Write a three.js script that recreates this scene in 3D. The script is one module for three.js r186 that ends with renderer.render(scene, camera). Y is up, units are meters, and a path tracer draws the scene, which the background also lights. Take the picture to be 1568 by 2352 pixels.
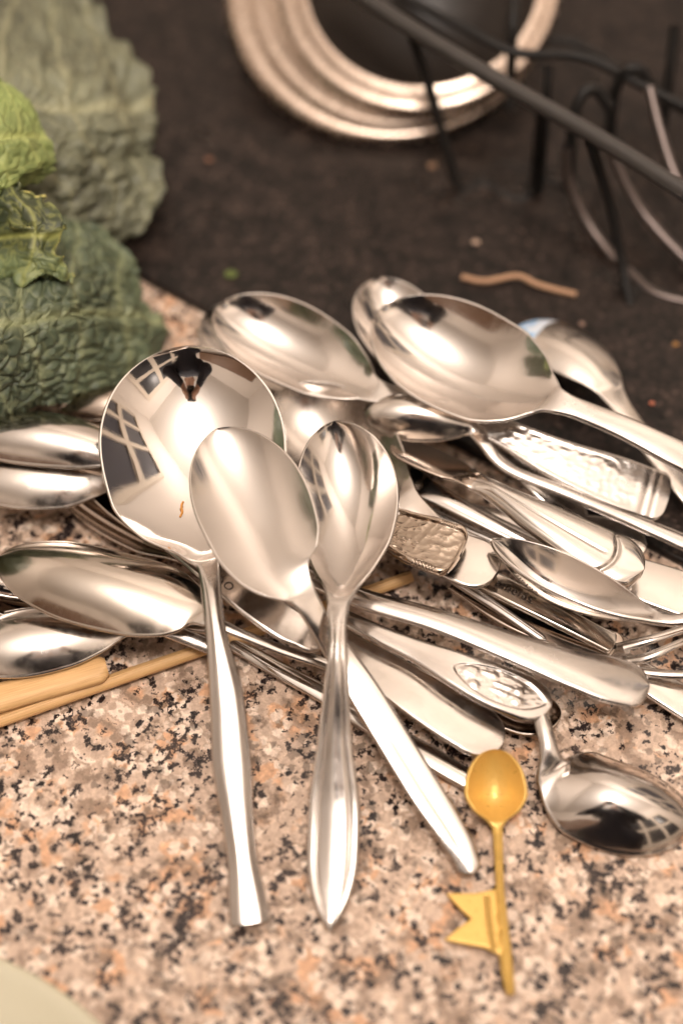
import * as THREE from 'three';
import { FontLoader } from 'three/addons/loaders/FontLoader.js';
import { TextGeometry } from 'three/addons/geometries/TextGeometry.js';
import { mergeGeometries } from 'three/addons/utils/BufferGeometryUtils.js';
import { ImprovedNoise } from 'three/addons/math/ImprovedNoise.js';
import { MarchingCubes } from 'three/addons/objects/MarchingCubes.js';
import { RoundedBoxGeometry } from 'three/addons/geometries/RoundedBoxGeometry.js';

// ---------- camera, light, exposure ----------
const scene = new THREE.Scene();
scene.background = new THREE.Color(0x000000);
const PITCH = 56 * Math.PI / 180, DIST = 0.62, FPX = 3600;         // FPX: focal length for a picture 2352 high
const camera = new THREE.PerspectiveCamera(2 * Math.atan(1176 / FPX) * 180 / Math.PI, 682 / 1024, 0.02, 30);
camera.position.set(0, DIST * Math.sin(PITCH), DIST * Math.cos(PITCH));
camera.lookAt(0, 0, 0);
camera.focus = 0.574; camera.userData.fStop = 2.6;
camera.updateMatrixWorld();
const renderer = new THREE.WebGLRenderer({ antialias: true });
renderer.toneMapping = THREE.LinearToneMapping;
renderer.toneMappingExposure = 1.0;
renderer.shadowMap.enabled = true;
const FILL_LAMP = new THREE.Vector3(0.02, 1.56, 0.46), FILL_POWER = 3.9, FLASH_POWER = 7;

// ---------- small tools ----------
const V3 = (x, y, z) => new THREE.Vector3(x, y, z);
let seed = 7; const rnd = () => (seed = (seed * 16807) % 2147483647) / 2147483647;
const noise = new ImprovedNoise();
const fbm = (x, y, z, o = 4) => { let a = 0, s = 1, t = 0; for (let i = 0; i < o; i++) { a += s * noise.noise(x, y, z); t += s; s *= .5; x *= 2.03; y *= 2.03; z *= 2.03; } return a / t; };
const clamp = (x, a = 0, b = 1) => Math.min(b, Math.max(a, x)), sstep = (a, b, x) => { x = clamp((x - a) / (b - a)); return x * x * (3 - 2 * x); };
const lerp = (a, b, t) => a + (b - a) * t;
const R_ = V3(1, 0, 0), F_ = V3(0, -Math.sin(PITCH), -Math.cos(PITCH)), U_ = V3(0, Math.cos(PITCH), -Math.sin(PITCH));
// point of the place at height h (millimetres above the counter) seen at (px, py) of a 1568 x 2352 sighting of the photograph
function at(px, py, h = 0) {
  const d = F_.clone().addScaledVector(R_, (px - 784) / FPX).addScaledVector(U_, (1176 - py) / FPX);
  const t = (h / 1000 - camera.position.y) / d.y;
  return camera.position.clone().addScaledVector(d, t);
}
function proj(p) { const q = p.clone().sub(camera.position), z = q.dot(F_); return [784 + FPX * q.dot(R_) / z, 1176 - FPX * q.dot(U_) / z]; }
const used = {};
function numbered(n) { const k = used[n] = (used[n] ?? -1) + 1; return k ? `${n}_${String(k).padStart(3, '0')}` : n; }
function tag(o, label, category, group) { o.userData.label = label; o.userData.category = category; if (group) o.userData.group = group; return o; }
function thing(name, label, category, pos, group) {
  const g = new THREE.Group(); g.name = numbered(name); if (pos) g.position.copy(pos); scene.add(g); return tag(g, label, category, group);
}
function part(name, geo, mat, parent) { const m = new THREE.Mesh(geo, mat); m.name = name; m.castShadow = m.receiveShadow = true; parent.add(m); return m; }
function struct(name, geo, mat) { const m = part(numbered(name), geo, mat, scene); m.userData.kind = 'structure'; return m; }
function pchip(xs, ys) {
  const n = xs.length, h = [], d = [], m = new Array(n).fill(0);
  for (let i = 0; i < n - 1; i++) { h[i] = Math.max(1e-6, xs[i + 1] - xs[i]); d[i] = (ys[i + 1] - ys[i]) / h[i]; }
  for (let i = 1; i < n - 1; i++) if (d[i - 1] * d[i] > 0) { const a = 2 * h[i] + h[i - 1], b = h[i] + 2 * h[i - 1]; m[i] = (a + b) / (a / d[i - 1] + b / d[i]); }
  return x => {
    if (x <= xs[0]) return ys[0]; if (x >= xs[n - 1]) return ys[n - 1];
    let i = 0; while (x > xs[i + 1]) i++;
    const t = (x - xs[i]) / h[i], t2 = t * t, t3 = t2 * t;
    return (2 * t3 - 3 * t2 + 1) * ys[i] + (t3 - 2 * t2 + t) * h[i] * m[i] + (3 * t2 - 2 * t3) * ys[i + 1] + (t3 - t2) * h[i] * m[i + 1];
  };
}

// ---------- textures and materials ----------
function dataTex(n, fn, srgb = false, m = n) {
  const a = new Uint8Array(n * m * 4);
  for (let y = 0; y < m; y++) for (let x = 0; x < n; x++) { const c = fn(x, y), i = (y * n + x) * 4; a[i] = c[0]; a[i + 1] = c[1]; a[i + 2] = c[2]; a[i + 3] = 255; }
  const t = new THREE.DataTexture(a, n, m); t.wrapS = t.wrapT = THREE.MirroredRepeatWrapping; t.magFilter = THREE.LinearFilter; t.minFilter = THREE.LinearMipmapLinearFilter; t.generateMipmaps = true;
  if (srgb) t.colorSpace = THREE.SRGBColorSpace; t.needsUpdate = true; return t;
}
const hash = (x, y, k = 0) => { let h = (x * 374761393 + y * 668265263 + k * 1442695041) | 0; h = Math.imul(h ^ (h >>> 13), 1274126177); return ((h ^ (h >>> 16)) >>> 0) / 4294967296; };
function worley(x, y, k) {
  const ix = Math.floor(x), iy = Math.floor(y); let b = 9, b2 = 9, id = 0;
  for (let j = -1; j <= 1; j++) for (let i = -1; i <= 1; i++) {
    const dx = ix + i + hash(ix + i, iy + j, k) - x, dy = iy + j + hash(ix + i, iy + j, k + 1) - y, d = dx * dx + dy * dy;
    if (d < b) { b2 = b; b = d; id = hash(ix + i, iy + j, k + 2); } else if (d < b2) b2 = d;
  }
  return [Math.sqrt(b), Math.sqrt(b2), id];
}
// polished granite: feldspar, quartz and mica grains, 0.5 m to the tile
const GN = 1600, GM = 0.5;
const graniteMap = dataTex(GN, (px, py) => {
  let x = px / GN * GM * 920, y = py / GN * GM * 920;            // millimetres
  const wx = fbm(x * .45, y * .45, 1.3, 3) * 1.5 + fbm(x * 1.7, y * 1.7, 3.1, 2) * .6, wy = fbm(x * .45, y * .45, 7.7, 3) * 1.5 + fbm(x * 1.7, y * 1.7, 9.1, 2) * .6;
  x += wx; y += wy;
  const big = worley(x / 9, y / 9, 11), mid = worley(x / 3.8, y / 3.8, 23), fine = worley(x / 1.5, y / 1.5, 37), soft = q => sstep(.02, .3, q[1] - q[0]);
  const mix = (p, q, t) => p.map((v, i) => lerp(v, q[i], t));
  const n1 = fbm(x * .09, y * .09, 41, 3), n2 = fbm(x * .12, y * .12, 57, 3), n3 = fbm(x * .5, y * .5, 61, 3), n4 = fbm(x * 1.6, y * 1.6, 71, 2);
  let c = [200, 180, 164];
  c = mix(c, [210, 166, 132], sstep(.08, .3, n1 + (big[2] - .5) * .5) * .8);
  c = mix(c, [140, 122, 108], sstep(.06, .22, n2 + (mid[2] - .5) * .42) * .8);
  c = mix(c, [236, 220, 206], (mid[2] > .6 ? .95 : 0) * soft(mid) * sstep(-.35, .05, -n1 * .4 - n2));
  c = c.map(v => v * (1 + n3 * .22 + n4 * .16 + (fine[2] - .5) * .1));
  const cl = fbm(x * .075, y * .075, 21, 2) * .8 + fbm(x * .25, y * .25, 31, 3) * 1.05 + n4 * .25;
  const dk = sstep(.0, .08, fine[2] - (.84 - cl * 1.25)) * sstep(.0, .16, fine[1] - fine[0] + .06);
  c = mix(c, [30, 25, 27], dk * (.8 + .2 * mid[2]));
  c = mix(c, c.map(v => v * .55), sstep(.86, .95, worley(x / 2.2 + 40, y / 2.2, 91)[2]) * .6);
  return c.map(v => clamp(v, 8, 245));
}, true);
graniteMap.wrapS = graniteMap.wrapT = THREE.MirroredRepeatWrapping;
const hobMap = dataTex(1024, (px, py) => {
  const x = px * .3, y = py * .3, f = worley(x / 1.6, y / 1.6, 5), a = fbm(x * .09, y * .09, 2, 3), b = fbm(x * .3, y * .3, 4, 2);
  let v = 33 + a * 26 + b * 20 + (f[2] - .5) * 16 + Math.sin(x * .9 + a * 9) * 3; if (f[2] > .95) v += 24;
  return [v * 1.06, v * .93, v * .87].map(q => clamp(q, 5, 200));
}, true);
const smudge = dataTex(512, (px, py) => {
  const a = fbm(px * .012, py * .012, 3, 4), b = fbm(px * .06, py * .06, 8, 2); const v = clamp(.62 + a * .55 + b * .16, .3, 1) * 255; return [v, v, v];
});
const scratchA = new Float32Array(512 * 512).fill(.5);
for (let i = 0; i < 420; i++) { let x = rnd() * 512, y = rnd() * 512; const a = rnd() * 6.28, l = 20 + rnd() * 150, d = (rnd() - .6) * .5; for (let s = 0; s < l; s++) { const q = (((y + Math.sin(a) * s) | 0) & 511) * 512 + (((x + Math.cos(a) * s) | 0) & 511); scratchA[q] = clamp(.5 + d * Math.sin(s / l * 3.14)); } }
const scratch = dataTex(512, (x, y) => { const v = scratchA[y * 512 + x] * 200 + fbm(x * .03, y * .03, 1, 2) * 60; return [v, v, v]; });
const brushed = dataTex(512, (x, y) => { const v = 128 + fbm(x * .012, y * .9, 1, 3) * 110 + fbm(x * .05, y * .35, 7, 2) * 40; return [v, v, v].map(q => clamp(q, 0, 255)); });
const rep = (t, u, v = u) => { const c = t.clone(); c.repeat.set(u, v); c.needsUpdate = true; return c; };   // uv are metres
function steel(name, color, rough, bump = 0, bumpTex = scratch, bu = 18, bv = 18, k = 22) {
  const m = new THREE.MeshStandardMaterial({ color: new THREE.Color().setRGB(...color), metalness: 1, roughness: rough, roughnessMap: rep(smudge, k) });
  if (bump) { m.bumpMap = rep(bumpTex, bu, bv); m.bumpScale = bump; }
  m.name = name; return m;
}
const M = {
  mirror: steel('mirror_steel', [.76, .715, .68], .085, .00002),
  polish: steel('polished_steel', [.66, .615, .575], .27, .00002),
  soft: steel('worn_steel', [.66, .61, .565], .32, .000014),
  satin: steel('satin_steel', [.68, .63, .59], .35),
  silver: steel('old_silver', [.60, .54, .48], .24, .00001),
  brown: steel('reflection_brown_silver', [.55, .46, .38], .16),  // brown tint stands in for the dark surroundings this piece would mirror
  handle: steel('handle_steel', [.62, .575, .54], .33, .00002),
  bright: steel('bright_steel', [.71, .665, .63], .2, .00003),
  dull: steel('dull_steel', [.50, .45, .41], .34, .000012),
  dark: steel('shade_dark_steel', [.5, .42, .36], .2, .00001),  // colour darkened to stand in for shade and dark reflections
  gold: new THREE.MeshStandardMaterial({ color: new THREE.Color().setRGB(.66, .415, .11), metalness: .35, roughness: .6, roughnessMap: rep(smudge, 60), bumpMap: rep(smudge, 90), bumpScale: .0002 }),
  granite: new THREE.MeshPhysicalMaterial({ color: new THREE.Color().setRGB(.90, .835, .785), map: rep(graniteMap, 1 / GM), roughness: .24, roughnessMap: rep(smudge, 5), specularIntensity: .8 }),
  hob: new THREE.MeshPhysicalMaterial({ color: new THREE.Color().setRGB(1, .86, .78), specularIntensity: .45, map: rep(hobMap, 1 / .3), roughness: .6, roughnessMap: rep(smudge, 4) }),
  bamboo: new THREE.MeshStandardMaterial({ roughness: .55, map: rep(dataTex(256, (x, y) => { const v = fbm(x * .008, y * .5, 2, 3) * 40 + fbm(x * .02, y * .06, 5, 2) * 18; return [206 + v, 164 + v, 112 + v].map(q => clamp(q, 0, 255)); }, true), 14, 60) }),
  black: new THREE.MeshPhysicalMaterial({ color: new THREE.Color().setRGB(.012, .0105, .0095), roughness: .5, specularIntensity: .5 }),
  smoke: new THREE.MeshPhysicalMaterial({ color: new THREE.Color().setRGB(.02, .015, .012), roughness: .35, specularIntensity: .35 }),
  lid: steel('lid_steel', [.50, .40, .33], .42),  // copper tint stands in for the orange reflected in the rim
  railm: new THREE.MeshStandardMaterial({ color: new THREE.Color().setRGB(.035, .03, .027), roughness: .35 }),  // greyer than the black wires, to imitate light along the rail top
  wire: new THREE.MeshStandardMaterial({ color: new THREE.Color().setRGB(.16, .13, .12), metalness: .9, roughness: .38 }),
  cream: new THREE.MeshPhysicalMaterial({ color: new THREE.Color().setRGB(.47, .43, .31), roughness: .35, clearcoat: .4 }),
  paint: new THREE.MeshStandardMaterial({ color: new THREE.Color().setRGB(.84, .80, .75), roughness: .9 }),
  wall: new THREE.MeshStandardMaterial({ color: new THREE.Color().setRGB(.80, .74, .68), roughness: .85 }),
  trim: new THREE.MeshStandardMaterial({ color: new THREE.Color().setRGB(.74, .66, .56), roughness: .6 }),
  floor: new THREE.MeshStandardMaterial({ color: new THREE.Color().setRGB(.26, .19, .14), roughness: .6 }),
  pane: new THREE.MeshStandardMaterial({ color: new THREE.Color().setRGB(.03, .03, .035), roughness: .25 }),
};

M.satin.roughnessMap = rep(brushed, 5, 34);
// ---------- counter, hob, room ----------
const A0 = at(341, 653, 0), B0 = at(1500, 1268, 0), HOB = B0.clone().sub(A0); HOB.y = 0; const ANG = -Math.atan2(HOB.z, HOB.x);
const hx = HOB.clone().normalize(), hz = V3(-hx.z, 0, hx.x);        // along the hob's near edge; towards the viewer
const onHob = (u, v, y) => A0.clone().addScaledVector(hx, u).addScaledVector(hz, v).setY(y);
function slab(w, h, d, r, uvs = true) {
  const g = new RoundedBoxGeometry(w, h, d, 3, r); const p = g.attributes.position, n = g.attributes.normal, uv = g.attributes.uv;
  for (let i = 0; i < p.count; i++) Math.abs(n.getY(i)) > .5 ? uv.setXY(i, p.getX(i) + .13, p.getZ(i) + .21) : Math.abs(n.getX(i)) > .5 ? uv.setXY(i, p.getZ(i), p.getY(i)) : uv.setXY(i, p.getX(i), p.getY(i));
  return g;
}
function boxAt(name, w, h, d, u, v, y, mat, r = .004) { const m = struct(name, slab(w, h, d, r), mat); m.position.copy(onHob(u, v, y)); m.rotation.y = ANG; return m; }
boxAt('countertop', 2.6, .04, 1.06, .25, -.12, -.02, M.granite, .006);
const hob = boxAt('hob_surface', 1.1, .006, .54, .25, -.27, .0005, M.hob, .002);
{ // room: floor, ceiling, walls
  const W = 3.6, D = 3.4, Y0 = -.9, Y1 = 1.9;
  boxAt('floor', W + .4, .1, D + .4, .2, .95, Y0 - .05, M.floor);
  boxAt('ceiling', W + .4, .1, D + .4, .2, .95, Y1 + .05, M.paint);
  boxAt('wall_back', W, Y1 - Y0, .1, .2, -.75 - .05, (Y0 + Y1) / 2, M.wall);
  boxAt('wall_front', W, Y1 - Y0, .1, .2, 2.65 + .05, (Y0 + Y1) / 2, M.wall);
  boxAt('wall_left', .1, Y1 - Y0, D, .2 - W / 2 + .05, .95, (Y0 + Y1) / 2, M.wall);
  boxAt('wall_right', .1, Y1 - Y0, D, .2 + W / 2 - .05, .95, (Y0 + Y1) / 2, M.wall);
}

// ---------- added fill lamp under the ceiling, not a fixture of the room ----------
{
  const g = thing('added_fill_lamp', 'added opal glass lamp under the ceiling for fill light, seen only mirrored in the spoons', 'lamp', FILL_LAMP);
  const bulb = new THREE.MeshStandardMaterial({ color: 0xffffff, emissive: new THREE.Color().setRGB(1, .9, .8), emissiveIntensity: 5 });
  part('fill_globe', new THREE.SphereGeometry(.15, 40, 24), bulb, g);
  const rod = part('fill_rod', new THREE.CylinderGeometry(.006, .006, .18, 10), M.black, g); rod.position.y = .235;
  const li = new THREE.PointLight(new THREE.Color().setRGB(1, .91, .84), FILL_POWER, 0, 2); li.castShadow = true; li.shadow.radius = 7; li.shadow.mapSize.set(2048, 2048); g.add(li);
}

// the photographer's flash, turned up at the ceiling
{
  const p = V3(-.03, .69, .43), g = thing('camera_flash', 'small black flash unit turned up at the ceiling, seen only mirrored in the spoons', 'camera flash', p);
  part('flash_body', new RoundedBoxGeometry(.07, .05, .06, 3, .006), M.black, g);
  const h = part('flash_window', new RoundedBoxGeometry(.06, .006, .045, 2, .002), new THREE.MeshStandardMaterial({ color: 0xffffff, emissive: 0xfff0e0, emissiveIntensity: 4 }), g); h.position.y = .029;
  const sp = new THREE.SpotLight(new THREE.Color().setRGB(1, .92, .87), FLASH_POWER, 0, 1.45, .45, 2); sp.position.set(0, .04, 0); sp.target.position.set(-.02, 1, -.12); sp.castShadow = true; sp.shadow.radius = 1.2; g.add(sp, sp.target);
}

// the photographer, mirrored in the spoons
{
  const smin = (a, b, k) => { const h = clamp(.5 + .5 * (b - a) / k); return lerp(b, a, h) - k * h * (1 - h); };
  function flesh(bones, lo, hi, res, k) {
    const mc = new MarchingCubes(res, new THREE.MeshBasicMaterial(), false, false, 120000); mc.isolation = 0;
    const size = Math.max(hi.x - lo.x, hi.y - lo.y, hi.z - lo.z) / 2, mid = lo.clone().add(hi).multiplyScalar(.5), p = V3(), pa = V3(), ba = V3();
    for (let z = 0; z < res; z++) for (let y = 0; y < res; y++) for (let x = 0; x < res; x++) {
      p.set(x, y, z).multiplyScalar(2 / res).subScalar(1).multiplyScalar(size).add(mid); let d = 9;
      for (const [a, b, ra, rb] of bones) { pa.copy(p).sub(a); ba.copy(b).sub(a); const t = clamp(pa.dot(ba) / ba.lengthSq()); d = smin(d, pa.addScaledVector(ba, -t).length() - lerp(ra, rb, t), k); }
      mc.field[z * res * res + y * res + x] = -d;
    }
    mc.update(); const n = mc.count, g = new THREE.BufferGeometry();
    g.setAttribute('position', new THREE.Float32BufferAttribute(mc.positionArray.slice(0, n * 3), 3)); g.setAttribute('normal', new THREE.Float32BufferAttribute(mc.normalArray.slice(0, n * 3), 3));
    g.scale(size, size, size); g.translate(mid.x, mid.y, mid.z); return g;
  }
  const v = (x, y, z) => V3(x, y, z), hip = v(.05, .02, .78), waist = v(.05, .2, .74), chest = v(.05, .42, .67), neck = v(.05, .58, .7), head = v(.05, .74, .86);
  const hz0 = -.13; head.z += hz0; const sh = [v(-.16, .5, .66), v(.26, .5, .66)], el = [v(-.21, .38, .52), v(.31, .38, .52)], wr = [v(-.105, .55, .46), v(.115, .55, .46)];
  const skin = new THREE.MeshStandardMaterial({ color: new THREE.Color().setRGB(.5, .3, .21), roughness: .6 }), cloth = new THREE.MeshStandardMaterial({ color: new THREE.Color().setRGB(.022, .022, .032), roughness: .9 });
  const base = v(.05, -.9, 1.0), g = thing('person', 'person in dark clothes holding a camera over the counter, seen only mirrored in the spoons', 'person', base);
  const fix = q => q.translate(-base.x, -base.y, -base.z);
  const bones = [[hip, waist, .13, .12], [waist, chest, .12, .14], [chest, neck, .13, .055], [neck, head, .055, .06], [head, v(.05, .78, .85 + hz0), .085, .088], [v(.05, .69, .69), v(.05, .73, .69), .05, .06], [v(.05, .735, .635), v(.05, .72, .63), .016, .018], [v(-.04, .74, .74), v(-.04, .73, .74), .02, .016], [v(.14, .74, .74), v(.14, .73, .74), .02, .016],
    ...[0, 1].flatMap(i => [[chest, sh[i], .12, .07], [sh[i], el[i], .055, .042], [el[i], wr[i], .042, .028], [hip.clone().setX(i ? .15 : -.05), v(i ? .16 : -.06, -.42, 1.0), .09, .06], [v(i ? .16 : -.06, -.42, 1.0), v(i ? .16 : -.06, -.82, 1.04), .058, .04], [v(i ? .16 : -.06, -.86, 1.05), v(i ? .17 : -.07, -.87, .88), .04, .035]])];
  for (const i of [0, 1]) { // hands closed on the camera
    const s = i ? -1 : 1, w = wr[i], palm = w.clone().add(v(s * .035, .01, -.055)); bones.push([w, palm, .028, .033]);
    for (let k = 0; k < 4; k++) { const a = palm.clone().add(v(s * .01, .028 - .02 * k, -.02)), b = a.clone().add(v(s * .012, .004, -.03 + .004 * k)), c = b.clone().add(v(s * .026, 0, -.008)); bones.push([a, b, .0105, .0095], [b, c, .0095, .0085]); }
    const a = palm.clone().add(v(s * .012, .02, .02)), b = a.clone().add(v(s * .03, .016, 0)); bones.push([w.clone().lerp(palm, .5), a, .016, .013], [a, b, .013, .01]);
  }
  const body = part('body', fix(flesh(bones, v(-.9, -.95, .1), v(1, .95, 1.5), 150, .02)), skin, g);
  part('jacket', fix(flesh([[v(.05, -.02, .78), waist, .16, .155], [waist, chest, .145, .165], [chest, v(.05, .53, .67), .16, .08], [v(-.12, .46, .68), v(.22, .46, .68), .125, .125], [v(-.05, .1, .76), v(.15, .1, .76), .15, .15], ...[0, 1].flatMap(i => [[chest, sh[i], .135, .088], [sh[i], el[i], .075, .06], [el[i], wr[i].clone().lerp(el[i], .12), .06, .042]])], v(-.5, -.25, .3), v(.6, .85, 1.4), 80, .03)), cloth, g);
  part('trousers', fix(flesh([0, 1].flatMap(i => [[v(.05, 0, 1), v(i ? .15 : -.05, -.06, 1), .135, .11], [v(i ? .15 : -.05, -.06, 1), v(i ? .16 : -.06, -.42, 1), .11, .08], [v(i ? .16 : -.06, -.42, 1), v(i ? .16 : -.06, -.84, 1.04), .08, .062]]), v(-.5, -1, .5), v(.6, .2, 1.6), 60, .03)), cloth, g);
  part('hair', fix(flesh([[v(.05, .81, .74), v(.05, .77, .77), .082, .09], [v(.05, .77, .78), v(.05, .68, .8), .085, .05]], v(-.15, .6, .7), v(.25, 1, 1.1), 40, .03)), new THREE.MeshStandardMaterial({ color: new THREE.Color().setRGB(.04, .022, .014), roughness: .7 }), g);
  const c = camera.position.clone().addScaledVector(F_, -.085), cg = thing('photo_camera', 'black camera held in both hands, seen only mirrored in the spoons', 'camera', c); cg.quaternion.copy(camera.quaternion);
  part('camera_body', new RoundedBoxGeometry(.095, .135, .05, 4, .012), M.black, cg); const l = part('lens', new THREE.CylinderGeometry(.034, .036, .05, 40, 1, true).rotateX(Math.PI / 2), M.black, cg); l.position.z = -.045;
}
// glazed cupboard on the left wall
{
  const g = thing('glazed_cupboard', 'cream cupboard with dark glass panes on the right wall, seen only mirrored in the spoons', 'cupboard', onHob(1.80, .75, .2)); g.rotation.y = ANG + Math.PI;
  part('frame', slab(.12, 1.9, 2.0, .006), M.trim, g).position.set(-.05, .15, 0);
  for (let i = 0; i < 3; i++) for (let k = 0; k < 3; k++) part('pane', slab(.012, .46, .5, .003), M.pane, g).position.set(.014, -.45 + k * .58, -.64 + i * .64);
}

{
  const wood = new THREE.MeshStandardMaterial({ color: new THREE.Color().setRGB(.17, .095, .055), roughness: .5 }), olive = new THREE.MeshStandardMaterial({ color: new THREE.Color().setRGB(.08, .085, .05), roughness: .6 });
  const g = thing('wall_cupboard', 'brown wooden cupboard on the wall behind the person, seen only mirrored in the spoons', 'cupboard', onHob(.1, 2.5, .75)); g.rotation.y = ANG;
  part('carcass', slab(2.2, .62, .3, .006), wood, g); for (let i = 0; i < 4; i++) part('door', slab(.52, .58, .02, .005), wood, g).position.set(-.81 + i * .54, 0, -.162);
  const f = thing('tall_cabinet', 'tall dark olive cabinet on the left wall, seen only mirrored in the spoons', 'cabinet', onHob(-1.36, .5, .1)); f.rotation.y = ANG + Math.PI;
  part('carcass', slab(.3, 1.3, .64, .006), olive, f); for (let i = 0; i < 2; i++) part('door', slab(.02, 1.24, .29, .005), olive, f).position.set(-.162, 0, -.155 + i * .31);
  const w = thing('kitchen_window', 'white framed window with dark night panes on the wall behind the hob, seen only mirrored in the spoons', 'window', onHob(.92, -.74, .60)); w.rotation.y = ANG;
  const night = new THREE.MeshStandardMaterial({ color: new THREE.Color().setRGB(.10, .10, .115), roughness: .12 });
  for (const [x, y, a, b] of [[0, .43, 1.26, .06], [0, -.43, 1.26, .06], [0, 0, 1.14, .085], [-.6, 0, .06, .8], [.6, 0, .06, .8], [-.2, 0, .075, .8], [.2, 0, .075, .8]]) part('frame', slab(a, b, a > b ? .05 : .046, .004), M.trim, w).position.set(x, y, 0);
  for (const x of [-.39, 0, .39]) for (const y of [-.21, .21]) part('pane', slab(.4, .42, .008, .002), night, w).position.set(x, y, -.012);
}

// ---------- cutlery: one swept sheet of metal per piece, along a path through real points ----------
// path: [px, py, mm above the counter]; w: [px, py, full width as sighted]; bowl pieces start at the tip
function sweep(o) {
  const pts = o.path.map(p => at(...p)), curve = new THREE.CatmullRomCurve3(pts, false, 'centripetal'); curve.arcLengthDivisions = 600;
  const NS = 500, S = [], L = curve.getLength(); for (let i = 0; i <= NS; i++) { const p = curve.getPointAt(i / NS); S.push([p, proj(p)]); }
  const sOf = (x, y) => { let b = 1e9, k = 0; S.forEach((q, i) => { const d = (q[1][0] - x) ** 2 + (q[1][1] - y) ** 2; if (d < b) { b = d; k = i; } }); return k / NS; };
  const rollAt = Array.isArray(o.roll) ? pchip(o.roll.map(r => r[0]), o.roll.map(r => r[1])) : () => o.roll || 0;
  const frame = s => {
    const P = curve.getPointAt(s), T = curve.getTangentAt(s), Z = V3().crossVectors(T, V3(0, 1, 0)).normalize(); Z.applyAxisAngle(T, rollAt(s) * Math.PI / 180);
    return { P, T, Z, N: V3().crossVectors(Z, T).normalize() };
  };
  const metres = (s, w) => {           // sighted width -> metres
    const f = frame(s), a = proj(f.P), b = proj(f.P.clone().addScaledVector(f.Z, .001)), c = proj(f.P.clone().addScaledVector(f.T, .001));
    const tx = c[0] - a[0], ty = c[1] - a[1], tl = Math.hypot(tx, ty), k = Math.abs((b[0] - a[0]) * ty - (b[1] - a[1]) * tx) / tl / .001;
    return w / Math.max(k, 1800);
  };
  const st = o.w.map(([x, y, w]) => { const s = sOf(x, y); return [s, metres(s, w) / 2]; });
  for (let i = 1; i < st.length; i++) if (st[i][0] <= st[i - 1][0]) st[i][0] = st[i - 1][0] + .004;
  const mid = pchip(st.map(q => q[0]), st.map(q => q[1])), sM = st[0][0], W = st[0][1], sE = Math.min(st[st.length - 1][0], .999), WE = st[st.length - 1][1];
  const tq = o.tip ?? 2, eq = o.end ?? 2;     // roundness of tip and of end; 0 = cut square
  const half = s => s < sM ? (o.bowl || tq ? W * Math.pow(Math.max(0, 1 - Math.pow(1 - s / sM, o.tipP ?? 2)), 1 / tq) : W)
    : s > sE ? (eq ? WE * Math.pow(Math.max(0, 1 - Math.pow((s - sE) / (1 - sE), o.endP ?? 2)), 1 / eq) : WE) : mid(s);
  const sN = o.neck ? sOf(...o.neck) : (o.split ? sOf(...o.split) : 0);
  const D = (o.depth || 0) / 1000;
  const dish = s => !D || s >= sN ? 0 : s < sM ? D * (half(s) / W) ** 1.6 : D * Math.pow(1 - ((s - sM) / (sN - sM)) ** 2, 1.15);
  const t0 = (o.t ?? 1.5) / 1000, t1 = (o.th ?? o.t ?? 2.2) / 1000, crown = (o.crown ?? .35) / 1000;
  // rows
  const rows = []; const n1 = o.n1 ?? 26, n2 = o.n2 ?? 110, n3 = 16;
  if (sM > .001) for (let i = 0; i < n1; i++) rows.push(sM * (1 - Math.cos(Math.PI / 2 * i / n1)));
  for (let i = 0; i < n2; i++) rows.push(sM + (sE - sM) * i / n2);
  for (let i = 0; i <= n3; i++) rows.push(sE + (1 - sE) * Math.sin(Math.PI / 2 * i / n3));
  const nv = o.nv ?? 26, ne = 4, pos = [], uv = [];
  const ring = 2 * (nv + 1) + 2 * (ne - 1);
  for (const s of rows) {
    const f = frame(s), hw = half(s), bl = sN ? sstep(sN - .02, sN + (o.grow ?? .09), s) : 1, t = lerp(t0, t1, bl), r = t / 2, ws = Math.max(hw - r, 0), d = dish(s), cr = crown * bl;
    const put = (x, y) => { const p = f.P.clone().addScaledVector(f.Z, x).addScaledVector(f.N, y); pos.push(p.x, p.y, p.z); uv.push(s * L, x + .05); };
    const vs = j => Math.sin(Math.PI / 2 * (-1 + 2 * j / nv) * .92) / Math.sin(Math.PI / 2 * .92);
    const base = v => -d * (1 - v * v);
    const top = v => base(v) + r + cr * (1 - Math.pow(Math.abs(v), o.crownP ?? 2)) * Math.min(1, hw / (.003)) + (o.relief ? o.relief(s, v, hw, L) : 0);
    for (let j = 0; j <= nv; j++) { const v = vs(j); put(v * ws, top(v)); }
    const eT = top(1), eB = base(1) - r, eM = (eT + eB) / 2, eh = (eT - eB) / 2;
    for (let j = 1; j < ne; j++) { const a = Math.PI / 2 - Math.PI * j / ne; put(ws + r * Math.cos(a), eM + eh * Math.sin(a)); }
    for (let j = nv; j >= 0; j--) { const v = vs(j); put(v * ws, base(v) - r); }
    for (let j = 1; j < ne; j++) { const a = -Math.PI / 2 + Math.PI * j / ne; put(-ws - r * Math.cos(a), eM + eh * Math.sin(a)); }
  }
  const idx = [], quad = (i, j) => { const a = i * ring + j, b = i * ring + (j + 1) % ring, c = a + ring, d = b + ring; return [a, b, c, b, d, c]; };
  const cuts = [0, ...(o.cuts || []).map(c => { const s = sOf(...c); return rows.findIndex(q => q >= s); }), ...(sN ? [rows.findIndex(q => q >= sN)] : []), rows.length - 1].sort((a, b) => a - b);
  const all = new THREE.BufferGeometry(); all.setAttribute('position', new THREE.Float32BufferAttribute(pos, 3));
  for (let i = 0; i < rows.length - 1; i++) for (let j = 0; j < ring; j++) idx.push(...quad(i, j));
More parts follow.
